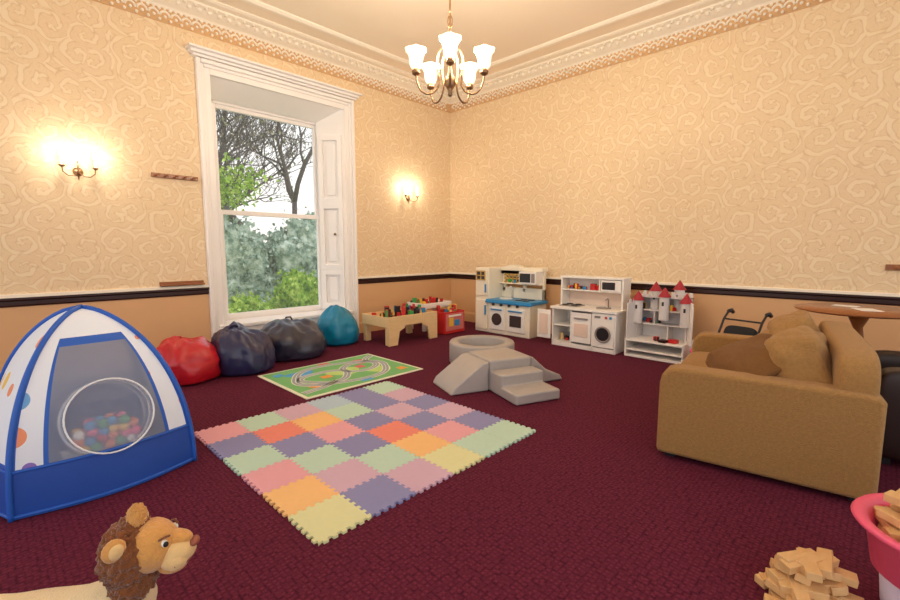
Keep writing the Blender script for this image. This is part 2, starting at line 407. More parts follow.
bush('garden_bush',(4.6,13.6,.3),(1.7,.9,2.2),LF2,4500,6,.09)
bush('garden_bush',(7.5,13.8,.3),(1.8,.9,2.3),LF2,4500,8,.09)

# ------------------------------------------------------------------ play mat
PC={'y':(224,224,172),'o':(246,196,132),'p':(232,168,180),'m':(190,220,202),'b':(142,142,190),'l':(210,176,200),'r':(238,140,124),'c':(182,206,224)}
PM={k:pm('foam_'+k,v,.8,.04,30,bump=.15,bscale=200) for k,v in PC.items()}
keys=list(PM)
cols=["yblymm","olmopb","pmbrbl","mbpblb","brombl","pmlcbm"]
S=.3045; x0,y0=.96,1.785
M_=group('foam_puzzle_mat',(x0,y0,0))
bm=bmesh.new(); nt_=12; am=.009
def edge(a0,fixed,horiz,border=0):
    pts=[]
    for k in range(nt_):
        t0=a0+S*k/nt_; t1=a0+S*(k+1)/nt_
        o=am if k%2==0 else -am
        pts+= [(t0,fixed+o),(t1,fixed+o)]
    return [(a,b) if horiz else (b,a) for a,b in pts]
for j in range(6):
    for i in range(6):
        bx,by=i*S,j*S
        bot=edge(bx,by,True); top=edge(bx,by+S,True); lef=edge(by,bx,False); rig=edge(by,bx+S,False)
        def trim(l): return l[1:-1]
        poly=[(bx,by)]+trim(bot)+[(bx+S,by)]+trim(rig)+[(bx+S,by+S)]+trim(top)[::-1]+[(bx,by+S)]+trim(lef)[::-1]
        cx,cy=bx+S/2,by+S/2
        poly=[(cx+(a-cx)*.995,cy+(b-cy)*.995) for a,b in poly]
        A=[bm.verts.new((a,b,.001)) for a,b in poly]; B=[bm.verts.new((a,b,.014)) for a,b in poly]
        mi=keys.index(cols[j][i])
        f=bm.faces.new(B); f.material_index=mi
        n=len(poly)
        for k in range(n):
            f=bm.faces.new((A[k],A[(k+1)%n],B[(k+1)%n],B[k])); f.material_index=mi
finish(bm,M_,'foam_tiles',[PM[k] for k in keys])

# ------------------------------------------------------------------ road rug
Rg=group('road_play_rug',(1.93,3.71,0))
RG=pm('rug_green',(124,190,120),.9,.12,6,bump=.2,bscale=150); RW=pm('rug_border_cream',(236,236,214),.9,.03)
RR=pm('rug_road_grey',(160,168,178),.9,.06); RB=pm('rug_pond_blue',(90,170,225),.9,.06); RO=pm('rug_orange',(240,160,80),.9,.05); RP=pm('rug_pink',(225,110,120),.9,.05)
RGL=pm('rug_light_green',(190,222,130),.9,.08)
W_,H_=1.46,1.08
box(Rg,'rug_base',(W_/2,H_/2,.005),(W_,H_,.009),RW,.002)
box(Rg,'rug_field',(W_/2,H_/2,.0105),(W_-.07,H_-.07,.003),RG,0)
def ribbon(bm,pts,w,z,mi,cyc=False):
    n=len(pts);L=[];Rr=[]
    for i in range(n):
        a=Vector(pts[(i-1)%n] if (cyc or i) else pts[i]); b=Vector(pts[(i+1)%n] if (cyc or i<n-1) else pts[i]); t=(b-a).normalized(); q=Vector(pts[i])
        L.append(bm.verts.new((q.x-t.y*w/2,q.y+t.x*w/2,z))); Rr.append(bm.verts.new((q.x+t.y*w/2,q.y-t.x*w/2,z)))
    for i in range(n if cyc else n-1):
        f=bm.faces.new((L[i],L[(i+1)%n],Rr[(i+1)%n],Rr[i])); f.material_index=mi
def ell(cx,cy,rx,ry,n=36,wob=0,k=3,ph=0):
    return [(cx+rx*(1+wob*math.sin(k*t+ph))*math.cos(t),cy+ry*(1+wob*math.sin(k*t+ph))*math.sin(t)) for t in [2*math.pi*i/n for i in range(n)]]
bm=bmesh.new()
def disc(cx,cy,rx,ry,z,mi,wob=0):
    f=bm.faces.new([bm.verts.new((a,b,z)) for a,b in ell(cx,cy,rx,ry,24,wob)]); f.material_index=mi
disc(.35,.8,.16,.1,.0130,1,.15); disc(1.1,.35,.15,.12,.0130,4,.1); disc(.75,.55,.2,.14,.0130,4,.1); disc(.3,.3,.12,.09,.0130,2); disc(1.12,.8,.12,.1,.0130,3,.1)
for pts,cy in ((ell(.73,.54,.56,.38,60,.05,4),True),(ell(.5,.5,.26,.2,40,.1,3),True),(ell(1.0,.6,.22,.17,40,.08,2),True),([(.05,.15),(.3,.2),(.5,.3)],False),([(1.4,.95),(1.25,.85),(1.2,.75)],False)):
    ribbon(bm,pts,.085,.0136,5,cy); ribbon(bm,pts,.066,.0141,0,cy); ribbon(bm,pts,.007,.0146,5,cy)
finish(bm,Rg,'road_print',[RR,RB,RO,RP,RGL,RW])
boxes(Rg,'printed_buildings',[((.5,.5,.0132),(.12,.09,.002),0),((1.0,.6,.0132),(.1,.1,.002),1),((.15,.9,.0132),(.1,.1,.002),2),((1.3,.2,.0132),(.1,.1,.002),0),((.75,1.0,.0132),(.14,.05,.002),1),((.75,.1,.0132),(.14,.05,.002),2)],[RO,RP,RB],0)

# ------------------------------------------------------------------ bean bags
def beanbag(loc,r,h,mat,seed,lean=(0,0),rz=0,sx=1):
    P=group('bean_bag',loc,rz)
    prof=[(.0005,0),(.75,0),(.93,.06),(1.0,.2),(1.0,.4),(.95,.58),(.84,.73),(.68,.85),(.48,.93),(.3,.97),(.17,.985),(.12,1.0),(.0005,1.01)]
    pr=[]
    for a,b in zip(prof,prof[1:]):
        for k in range(3): t=k/3; pr.append((a[0]+(b[0]-a[0])*t,a[1]+(b[1]-a[1])*t))
    pr.append(prof[-1])
    def fn(c):
        z=c.z; ang=math.atan2(c.y,c.x)
        w=1+.04*math.sin(ang*6+seed)*min(1,z*2)+.10*noise.noise(Vector((c.x*2+seed,c.y*2,z*2)))+.06*noise.noise(Vector((c.x*5+seed,c.y*5,z*5)))
        x=c.x*w*r*sx+lean[0]*z*z*r; y=c.y*w*r+lean[1]*z*z*r
        zz=z*h*(1+.2*noise.noise(Vector((c.x*1.5,c.y*1.5,seed)))+.07*noise.noise(Vector((c.x*5,c.y*5,seed)))) if z>0 else 0
        return Vector((x,y,zz))
    lathe(P,'bag_body',pr,mat,seg=60,fn=fn)
    tube(P,'top_handle',[(lean[0]*r-.05,lean[1]*r,h*.94),(lean[0]*r-.03,lean[1]*r,h*1.02),(lean[0]*r+.03,lean[1]*r,h*1.02),(lean[0]*r+.05,lean[1]*r,h*.94)],.012,mat,8)
BR=pm('bean_red_vinyl',(190,22,38),.35,.1,8,bump=.4,bscale=9,coat=.2)
BN=pm('bean_navy_vinyl',(40,42,80),.35,.15,8,bump=.4,bscale=9,coat=.3)
BK=pm('bean_charcoal_vinyl',(46,46,66),.35,.15,8,bump=.4,bscale=9,coat=.3)
BT=pm('bean_teal_vinyl',(0,124,162),.4,.1,8,bump=.4,bscale=9,coat=.2)
beanbag((1.38,5.24,0),.345,.45,BR,1.3,(-.2,.1),0,1.0)
beanbag((1.94,5.15,0),.325,.52,BN,4.1,(-.25,.2),0,1.0)
beanbag((2.66,5.44,0),.41,.49,BK,7.7,(.0,.2),0,1.08)
beanbag((3.50,5.70,0),.31,.52,BT,2.2,(.05,.1),0,1.0)

# ------------------------------------------------------------------ play tent
TB=pm('tent_blue_nylon',(32,92,190),.5,.08,5); TBD=pm('tent_dark_blue_nylon',(24,74,168),.5,.1,5)
TP=polka('tent_polka_white',(232,238,250),5.0,.27)
TM=pm('tent_mesh',(186,196,224),.6,.03,alpha=.40); TLB=pm('tent_pale_blue',(170,192,228),.5,.05,alpha=.85)
CLR=pm('clear_vinyl',(235,242,252),.15,.02,alpha=.35); WHF=pm('tent_white_piping',(235,238,245),.5,.03)
Tt=group('play_tent',(.37,3.54,0),math.radians(4))
hs=.43; HT=1.02
def hv(v): return hs*max(0.0,(1-v**2.3))**.62
def tp(face,s,v):
    h=hv(v); n=h*(1+.20*math.cos(s*math.pi/2)*(1-v)); a=s*h
    x,y={0:(a,-n),1:(n,a),2:(-a,n),3:(-n,-a)}[face]
    return Vector((x,y,.004+v*HT))
tm=[TB,TBD,TP,TM,TLB]
NV,NS=48,40
bm=bmesh.new()
for fc in range(4):
    grid=[[bm.verts.new(tp(fc,-1+2*i/NS,j/NV)) for i in range(NS+1)] for j in range(NV+1)]
    for j in range(NV):
        for i in range(NS):
            sg=-1+2*(i+.5)/NS; s=abs(sg); v=(j+.5)/NV
            lim=.66
            if v<.24: mi=1 if v>.03 else 0
            elif fc==0:
                if s>.93: mi=0
                elif v<.82 and s<lim: mi=3
                elif s<lim+.05 and v<.845: mi=0
                else: mi=2
            elif fc in (1,3): mi=2 if .27<v and s<.93 else 0
            else: mi=4 if s<.9 and v>.28 else 0
            try:
                f=bm.faces.new((grid[j][i],grid[j][i+1],grid[j+1][i+1],grid[j+1][i])); f.material_index=mi
            except Exception: pass
finish(bm,Tt,'tent_fabric',tm,smooth=True)
bm=bmesh.new()
for fc in range(4): addtube(bm,[tp(fc,-1,j/40)*1.005 for j in range(41)],.014,8)
for fc in range(4): addtube(bm,[tp(fc,-1+2*j/24,.24)*1.004 for j in range(25)],.008,6)
for fc in range(4): addtube(bm,[tp(fc,-1+2*j/24,.015)*1.004 for j in range(25)],.010,6)
finish(bm,Tt,'tent_poles_and_piping',TB,smooth=True)
box(Tt,'groundsheet',(0,0,.006),(.82,.82,.006),TBD,0)
tl=(.0,-.33,.40); tr=(math.radians(72),0,0)
lathe(Tt,'tunnel_wall',[(.20,-.02),(.205,.05),(.205,.12),(.20,.18)],CLR,tl,40,rot=tr)
for k,(zz,rr,mt) in enumerate(((-.02,.205,WHF),(.07,.21,WHF),(.18,.205,WHF))):
    o=tube(Tt,'tunnel_ring_%d'%k,[(rr*math.cos(t),rr*math.sin(t),zz) for t in [i*2*math.pi/40 for i in range(40)]],.005,mt,6,True); o.location=tl; o.rotation_euler=tr
bm=bmesh.new(); bc=[REDP,YEL,GREENP,BLUEP,ORANGE,PINK,WPL]
rnd=random.Random(4)
for layer in range(4):
    hw=(.14,.165,.15,.10)[layer]
    nb=(5,6,6,4)[layer]
    for row in range(2):
        for q in range(nb):
            n0=len(bm.faces); xx=-hw+2*hw*(q+.5)/nb+rnd.uniform(-.008,.008)
            bmesh.ops.create_icosphere(bm,subdivisions=2,radius=.029,matrix=Matrix.Translation((xx,-.40+.058*row+rnd.uniform(-.006,.006),.262+.042*layer+rnd.uniform(-.006,.006))))
            bm.faces.ensure_lookup_table(); m=rnd.randrange(7)
            for f in bm.faces[n0:]: f.material_index=m
finish(bm,Tt,'play_balls',bc,smooth=True)
boxes(Tt,'ball_shelf',[((.0,-.34,.222),(.40,.22,.012)),((-.17,-.34,.12),(.012,.2,.2)),((.17,-.34,.12),(.012,.2,.2))],WHF,.003)

# ------------------------------------------------------------------ train table
TT=group('train_table',(3.86,4.96,0))
boxes(TT,'table_frame',[((.48,.02,.34),(.96,.025,.15)),((.48,.62,.34),(.96,.025,.15)),((.01,.32,.34),(.025,.62,.15)),((.95,.32,.34),(.025,.62,.15)),((.48,.32,.33),(.94,.6,.02))],PINE,.006)
boxes(TT,'legs',[((.06,.05,.15),(.09,.08,.30)),((.90,.05,.15),(.09,.08,.30)),((.06,.59,.15),(.09,.08,.30)),((.90,.59,.15),(.09,.08,.30))],PINE,.008)
extr(TT,'end_panel',[(.66,.24),(.76,.20),(.80,.0),(.96,.0),(.96,.42),(.66,.42)],.03,PINE,'y',.004,(0,-.02,0))
extr(TT,'start_panel',[(.30,.24),(.20,.20),(.16,.0),(.0,.0),(.0,.42),(.30,.42)][::-1],.03,PINE,'y',.004,(0,-.02,0))
def toys(P,name,x0,x1,y0,y1,z,n,seed,smin=.03,smax=.08,hmax=.14):
    rnd=random.Random(seed); bm=bmesh.new()
    for i in range(n):
        n0=len(bm.faces); h=rnd.uniform(.03,hmax); c=(rnd.uniform(x0,x1),rnd.uniform(y0,y1),z+h/2); t=rnd.random()
        if t<.5: addbox(bm,c,(rnd.uniform(smin,smax),rnd.uniform(smin,smax),h),(0,0,rnd.uniform(0,3)))
        elif t<.8: bmesh.ops.create_cone(bm,cap_ends=True,segments=12,radius1=rnd.uniform(.015,.035),radius2=rnd.choice([.004,.03]),depth=h,matrix=Matrix.Translation(c))
        else: bmesh.ops.create_icosphere(bm,subdivisions=2,radius=h*.35,matrix=Matrix.Translation((c[0],c[1],z+h*.35)))
        bm.faces.ensure_lookup_table(); m=rnd.randrange(8)
        for f in bm.faces[n0:]: f.material_index=m
    finish(bm,P,name,[REDP,YEL,GREENP,BLUEP,DARK,PINE,DARK,RAIL],bev=.002)
toys(TT,'toy_trains_and_blocks',.08,.88,.08,.56,.342,55,3,hmax=.19)
AT=group('activity_table',(4.98,5.42,0))
boxes(AT,'table_top',[((.33,.22,.40),(.66,.44,.03)),((.33,.005,.44),(.66,.02,.07)),((.33,.435,.44),(.66,.02,.07)),((.005,.22,.44),(.02,.44,.07)),((.655,.22,.44),(.02,.44,.07))],WPL,.006)
boxes(AT,'legs',[((.05,.05,.195),(.06,.06,.39)),((.61,.05,.195),(.06,.06,.39)),((.05,.39,.195),(.06,.06,.39)),((.61,.39,.195),(.06,.06,.39))],WPL,.006)
toys(AT,'toys',.06,.6,.06,.38,.415,26,9)
TBX=group('toy_box',(5.02,4.98,0))
boxes(TBX,'box_shell',[((.24,.01,.19),(.48,.02,.36)),((.24,.33,.19),(.48,.02,.36)),((.01,.17,.19),(.02,.3,.36)),((.47,.17,.19),(.02,.3,.36)),((.24,.17,.02),(.46,.3,.02))],[REDP],.004)
boxes(TBX,'picture_panel',[((.24,-.003,.20),(.42,.006,.28),0),((.15,-.008,.2),(.1,.006,.14),1),((.29,-.008,.18),(.12,.006,.1),2),((.24,-.008,.30),(.3,.006,.03),3)],[pm('panel_pink',(216,120,110),.5,.15,20),YEL,BLUEP,WPL],.002)
toys(TBX,'toys',.06,.42,.05,.28,.30,18,12,hmax=.16)

# ------------------------------------------------------------------ play kitchen (cream + blue)
K=group('play_kitchen',(5.70,4.93,0),math.radians(-90))
BR2=pm('oven_window_brown',(70,60,60),.25,.1); YW=pm('lattice_yellow',(214,176,96),.4,.05)
boxes(K,'fridge_tower',[((.15,.28,.54),(.30,.52,1.08)),((.15,.005,.30),(.25,.03,.50)),((.15,.005,.82),(.25,.03,.42))],CREAM,.02)
boxes(K,'fridge_handles',[((.255,-.025,.38),(.02,.03,.16)),((.255,-.025,.74),(.02,.03,.14))],BLUEP,.006)
boxes(K,'lower_cabinet',[((.71,.24,.26),(.82,.48,.52))],CREAM,.02)
boxes(K,'oven_doors',[((.50,-.01,.26),(.30,.03,.38)),((.87,-.01,.26),(.34,.03,.38))],WPL,.015)
cyl(K,'oven_window_left',(.50,-.03,.25),.10,.015,BR2,(math.pi/2,0,0),bev=.003)
box(K,'oven_window_right',(.87,-.03,.25),(.22,.012,.18),BR2,.005)
boxes(K,'oven_handles',[((.50,-.045,.41),(.22,.025,.02)),((.87,-.045,.41),(.26,.025,.02))],BLUEP,.006)
for i in range(4): cyl(K,'knob_%d'%i,(.42+i*.16,-.02,.49),.022,.03,DARK,(math.pi/2,0,0),seg=14)
boxes(K,'countertop',[((.72,.20,.545),(.88,.50,.05)),((.72,-.03,.53),(.90,.05,.04))],BLUEP,.015)
cyl(K,'sink',(.52,.2,.575),.11,.02,WPL)
for i,(a,b) in enumerate(((.82,.12),(.96,.12),(.82,.28),(.96,.28))): cyl(K,'hob_ring_%d'%i,(a,b,.575),.055,.012,DARK,seg=18)
tube(K,'tap',[(.52,.36,.57),(.52,.36,.74),(.52,.32,.77),(.52,.26,.74)],.012,WPL)
boxes(K,'back_panel',[((.71,.42,.66),(.82,.06,.18)),((.33,.42,.86),(.06,.06,.36)),((.74,.42,.86),(.05,.06,.36)),((1.10,.42,.80),(.04,.06,.46)),((.71,.40,1.06),(.84,.16,.06)),((.71,.36,.82),(.80,.16,.02))],CREAM,.01)
arch=[(.30,.90)]+[(.54+.24*math.cos(math.pi-t),1.0+.13*math.sin(t)) for t in [math.pi*i/12 for i in range(13)]]+[(.78,.90)]
arch_in=[(.54+.17*math.cos(math.pi-t),.98+.08*math.sin(t)) for t in [math.pi*i/12 for i in range(13)]]
extr(K,'arched_canopy',[(.30,1.02)]+arch[1:-1]+[(.78,1.02)]+[(a,b) for a,b in arch_in[::-1]],.10,CREAM,'y',.006,(0,.34,0))
bm=bmesh.new()
for i in range(5): addbox(bm,(.39+i*.075,.35,.93),(.02,.012,.24))
for i in range(4): addbox(bm,(.54,.35,.84+i*.06),(.36,.012,.02))
for i in range(3): addbox(bm,(.06+i*.09,-.018,.95),(.014,.012,.16))
for i in range(3): addbox(bm,(.15,-.018,.88+i*.07),(.2,.012,.014))
finish(bm,K,'window_lattice',YW)
box(K,'tower_window',(.15,-.012,.95),(.19,.006,.16),BR2,.002)
boxes(K,'microwave',[((.93,.32,.93),(.32,.26,.20),0),((.89,.185,.93),(.20,.015,.14),1),((1.04,.185,.93),(.06,.015,.14),2)],[WPL,DARK,GREYD],.006)
toys(K,'toy_crockery',.45,1.05,.33,.40,.832,8,21,hmax=.07)

# ------------------------------------------------------------------ white wooden kitchenette
K2=group('toy_kitchenette',(5.62,3.37,0),math.radians(-90))
PKW=pm('pale_pink_laminate',(240,214,196),.4,.03)
boxes(K2,'carcass',[((.01,.22,.27),(.02,.44,.54)),((.30,.22,.27),(.02,.44,.54)),((.62,.22,.27),(.02,.44,.54)),((.94,.22,.27),(.02,.44,.54)),((.475,.43,.27),(.95,.02,.54)),((.475,.22,.03),(.94,.44,.06)),((.475,.21,.555),(.99,.48,.035)),((.155,.22,.30),(.27,.42,.015))],WPL,.005)
boxes(K2,'upper_hutch',[((.02,.33,.77),(.025,.24,.42)),((.93,.33,.77),(.025,.24,.42)),((.475,.44,.77),(.92,.02,.42)),((.475,.33,.985),(.96,.26,.03)),((.475,.33,.80),(.92,.22,.018)),((.60,.33,.89),(.02,.22,.17))],WPL,.004)
boxes(K2,'hob_and_backboard',[((.475,.425,.68),(.88,.01,.2),0),((.20,.2,.578),(.28,.26,.012),1)],[PKW,GREYD],.003)
boxes(K2,'microwave',[((.77,.30,.885),(.28,.2,.15),0),((.74,.195,.885),(.18,.012,.10),1)],[WPL,DARK],.005)
boxes(K2,'oven_front',[((.46,.0,.30),(.29,.02,.42),0),((.46,-.014,.27),(.20,.012,.18),1),((.46,-.02,.43),(.2,.02,.02),2)],[WPL,PKW,GREYD],.004)
box(K2,'washer_front',(.78,.0,.30),(.30,.02,.46),WPL,.008)
tube(K2,'washer_door_ring',[(.78+.10*math.cos(t),-.018,.25+.10*math.sin(t)) for t in [i*math.pi/14 for i in range(28)]],.014,GREYD,8,True)
cyl(K2,'washer_door_glass',(.78,-.014,.25),.092,.012,DARK,(math.pi/2,0,0))
boxes(K2,'washer_controls',[((.70,-.015,.48),(.08,.01,.03),0),((.82,-.015,.48),(.03,.015,.03),1),((.88,-.015,.48),(.03,.015,.03),2)],[GREYD,REDP,BLUEP],.003)
cyl(K2,'sink_bowl',(.68,.2,.575),.10,.012,GREYD)
tube(K2,'tap',[(.68,.35,.57),(.68,.35,.68),(.68,.31,.70),(.68,.26,.68)],.010,GREYD)
for i,(a,b) in enumerate(((.13,.14),(.27,.14),(.13,.27),(.27,.27))): cyl(K2,'hob_%d'%i,(a,b,.59),.045,.008,BLACK,seg=16)
boxes(K2,'fridge_door_open',[((-.12,-.02,.30),(.22,.02,.42),0),((-.12,-.034,.30),(.15,.01,.30),1)],[WPL,PKW],.006)
toys(K2,'toy_food',.08,.55,.26,.38,.812,10,31,hmax=.09)
toys(K2,'toy_pans',.05,.25,.1,.35,.062,7,33,hmax=.1)

# ------------------------------------------------------------------ castle dolls house
DH=group('castle_dolls_house',(5.66,2.32,0),math.radians(-90))
CG=pm('castle_grey_stone',(222,216,214),.6,.08,18); CGL=pm('castle_white',(246,240,234),.6,.03); CR=pm('castle_red_roof',(168,34,50),.5,.08)
boxes(DH,'base_drawer',[((.36,.24,.10),(.70,.48,.02)),((.36,.24,.22),(.70,.48,.02)),((.015,.24,.13),(.02,.48,.22)),((.705,.24,.13),(.02,.48,.22)),((.36,.47,.13),(.70,.02,.22)),((.36,.24,.02),(.70,.48,.03))],CGL,.004)
boxes(DH,'castle_walls',[((.36,.44,.50),(.62,.02,.56)),((.06,.34,.50),(.02,.22,.56)),((.66,.34,.50),(.02,.22,.56)),((.36,.33,.42),(.60,.20,.015)),((.36,.33,.60),(.60,.20,.015)),((.36,.33,.775),(.62,.22,.02)),((.28,.33,.51),(.015,.2,.18)),((.45,.33,.32),(.015,.2,.18))],[CG],.003)
bm=bmesh.new()
for i in range(9): addbox(bm,(.08+i*.07,.22,.81),(.04,.02,.05)); addbox(bm,(.08+i*.07,.44,.81),(.04,.02,.05))
finish(bm,DH,'battlements',CG,bev=.002)
for i,(a,h,yy) in enumerate(((.08,.80,.2),(.24,.92,.36),(.40,.86,.22),(.52,.95,.38),(.66,.80,.2))):
    cyl(DH,'turret_%d'%i,(a,yy,h-.22+.0),.06,.30,CG,seg=16)
    cyl(DH,'turret_roof_%d'%i,(a,yy,h-.22+.15+.055),.078,.12,CR,r2=.004,seg=16,bev=0)
    box(DH,'turret_window_%d'%i,(a,yy-.06,h-.16),(.025,.008,.05),DARK,.002)
extr(DH,'wing_left',[(0,.23),(.20,.23),(.20,.70),(.16,.70),(.16,.74),(.12,.74),(.12,.70),(.08,.70),(.08,.74),(.04,.74),(.04,.70),(0,.70)],.015,[CG],'y',.002,(.02,.02,0),(0,0,math.radians(75)))
extr(DH,'wing_right',[(0,.23),(.22,.23),(.22,.70),(.18,.70),(.18,.74),(.14,.74),(.14,.70),(.10,.70),(.10,.74),(.05,.74),(.05,.70),(0,.70)],.015,[CGL],'y',.002,(.68,.24,0),(0,0,math.radians(-65)))
toys(DH,'dolls_furniture',.1,.62,.27,.38,.43,8,41,.03,.06,.1)
toys(DH,'dolls_furniture_upper',.1,.62,.27,.38,.61,7,42,.03,.06,.1)
toys(DH,'dolls_and_books',.08,.62,.06,.18,.232,6,43,.05,.1,.07)
PT=group('toy_doll_pram',(5.74,1.46,0))
lathe(PT,'pram_bowl',[(.0005,.10),(.06,.11),(.09,.16),(.095,.2),(.085,.2),(.05,.13),(.0005,.12)],PINK,(0,0,0),20)
for i,(a,b) in enumerate(((-.06,-.05),(.06,-.05),(-.06,.05),(.06,.05))): cyl(PT,'wheel_%d'%i,(a,b,.04),.04,.015,BLACK,(math.pi/2,0,0),seg=16)
boxes(PT,'chassis',[((0,0,.07),(.14,.08,.012))],WPL,.002); tube(PT,'handle',[(.08,0,.18),(.14,0,.28),(.15,.0,.30)],.008,WPL)

# ------------------------------------------------------------------ soft play climber + ring
RP_=group('ball_pit_ring',(4.14,3.46,0))
lathe(RP_,'foam_ring',[(.28,.002),(.39,.002),(.40,.02),(.40,.24),(.39,.26),(.29,.26),(.28,.24),(.28,.002)],GREY,seg=44)
lathe(RP_,'ring_base',[(.0005,.004),(.28,.004),(.28,.02),(.0005,.02)],GREYD,seg=32)
SPc=group('soft_play_climber',(3.62,2.79,0),math.radians(-22))
box(SPc,'centre_block',(0,0,.15),(.48,.48,.30),GREY,.022)
extr(SPc,'ramp_left',[(-.245,.002),(-.245,.29),(-.32,.28),(-.62,.07),(-.66,.002)],.48,GREY,'y',.02,(0,-.24,0))
extr(SPc,'steps_front',[(-.245,.002),(-.245,.21),(-.46,.21),(-.46,.10),(-.72,.10),(-.72,.002)],.48,GREY,'x',.02,(-.24,0,0))
extr(SPc,'slide_right',[(.245,.002),(.245,.29),(.28,.28),(.44,.14),(.62,.06),(.66,.002)],.44,GREY,'y',.02,(0,-.23,0))

# ------------------------------------------------------------------ sofa
SF=group('two_seater_sofa',(3.01,.99,0),math.radians(8))
Ls=1.62; Dp=1.09
def armprof():
    return [(0,.03),(0,.50),(-.012,.56),(-.04,.60),(-.09,.62),(-.5,.62),(-Dp+.1,.62),(-Dp+.02,.61),(-Dp,.58),(-Dp,.03)]
extr(SF,'arm_near',armprof(),.17,SOFA,'x',.03,(0,0,0))
extr(SF,'arm_far',armprof(),.17,SOFA,'x',.03,(Ls-.17,0,0))
box(SF,'base',(Ls/2,-.48,.17),(Ls-.34,.92,.26),SOFA,.02)
soft(SF,'seat_cushion_1',(.17+.32,-.42,.38),(.63,.86,.20),SOFA,.3,wr=.008)
soft(SF,'seat_cushion_2',(.17+.95,-.42,.38),(.63,.86,.20),SOFA,.3,wr=.008,sd=3)
soft(SF,'backrest',(Ls/2+.01,-.975,.545),(Ls-.04,.20,.57),SOFA,.25)
soft(SF,'back_cushion_1',(.46,-.76,.62),(.64,.30,.50),SOFA,.5,(math.radians(-20),math.radians(7),math.radians(-5)),wr=.035)
soft(SF,'back_cushion_2',(1.10,-.76,.63),(.62,.30,.50),SOFA,.5,(math.radians(-18),math.radians(-3),0),wr=.035,sd=5)
soft(SF,'scatter_cushion_1',(.36,-.48,.66),(.52,.46,.18),SOFA2,.5,(math.radians(-30),math.radians(-6),math.radians(28)),wr=.02,pillow=.75)
soft(SF,'scatter_cushion_2',(1.12,-.50,.58),(.44,.44,.17),SOFA,.5,(math.radians(-55),0,math.radians(-8)),wr=.015,pillow=.75)
boxes(SF,'feet',[((.08,-.08,.015),(.06,.06,.03)),((Ls-.08,-.08,.015),(.06,.06,.03)),((.08,-Dp+.08,.015),(.06,.06,.03)),((Ls-.08,-Dp+.08,.015),(.06,.06,.03))],DARK,.003)
RT=group('round_wooden_table',(5.28,.10,0))
TW=wood('table_oak',(170,104,52),(126,70,32),.3)
lathe(RT,'table_top',[(.0005,.83),(.40,.83),(.45,.84),(.455,.85),(.45,.86),(.0005,.86)],TW,seg=48)
lathe(RT,'pedestal',[(.06,.20),(.05,.3),(.035,.45),(.05,.6),(.035,.7),(.09,.83)],TW,seg=20)
for i in range(3):
    a=i*2.094+.4; tube(RT,'leg_%d'%i,[(.03*math.cos(a),.03*math.sin(a),.26),(.18*math.cos(a),.18*math.sin(a),.2),(.32*math.cos(a),.32*math.sin(a),.05),(.36*math.cos(a),.36*math.sin(a),.022)],[.035,.03,.022,.02],TW)
boxes(RT,'papers',[((-.05,-.05,.863),(.2,.15,.004),0,(0,0,.4)),((.18,.1,.863),(.12,.18,.004),0,(0,0,-.2))],WPL,0)
PS=group('pushchair',(5.26,1.02,0),math.radians(75),scale=.92)
BF=pm('black_fabric',(30,30,36),.8,.1)
bm=bmesh.new()
for s in (-.2,.2):
    addtube(bm,[(s,.25,.08),(s,.0,.45),(s,-.15,.70),(s,-.24,.78)],.013,8); addtube(bm,[(s,-.28,.08),(s,-.05,.45),(s,.12,.50)],.013,8)
    addtube(bm,[(s,-.24,.78),(s,-.30,.79),(s,-.34,.76)],.022,8)
addtube(bm,[(-.2,.12,.50),(-.1,.2,.52),(.1,.2,.52),(.2,.12,.5)],.013,8)
addtube(bm,[(-.2,-.15,.70),(.2,-.15,.70)],.01,6)
addtube(bm,[(-.2,-.28,.09),(.2,-.28,.09)],.01,6); addtube(bm,[(-.2,.25,.09),(.2,.25,.09)],.01,6)
finish(bm,PS,'frame',DARK,smooth=True)
for i,(a,b) in enumerate(((-.23,.25),(.23,.25),(-.23,-.28),(.23,-.28))): cyl(PS,'wheel_%d'%i,(a,b,.09),.09,.035,BLACK,(0,math.pi/2,0),bev=.01)
soft(PS,'seat',(0,.0,.36),(.36,.34,.09),BF,.4); soft(PS,'seat_back',(0,-.10,.50),(.34,.08,.28),BF,.4,(math.radians(22),0,0))
AC=group('gap_shade_armchair',(3.86,-.07,0),math.radians(8))  # armchair shape added as dark filler for the shaded gap behind the sofa
LB=pm('gap_shade_brown',(42,24,20),.4,.15,10)  # shade of the gap put into this dark brown colour
box(AC,'seat_base',(.4,-.35,.19),(.74,.7,.3),LB,.03); soft(AC,'seat_cushion',(.4,-.33,.40),(.56,.62,.16),LB,.3); soft(AC,'arm_left',(.08,-.35,.34),(.18,.76,.58),LB,.2); soft(AC,'arm_right',(.72,-.35,.34),(.18,.76,.58),LB,.3); soft(AC,'back',(.4,-.66,.46),(.78,.2,.76),LB,.3)
boxes(AC,'feet',[((.08,-.06,.02),(.05,.05,.04)),((.72,-.06,.02),(.05,.05,.04)),((.08,-.66,.02),(.05,.05,.04)),((.72,-.66,.02),(.05,.05,.04))],DARK,.002)

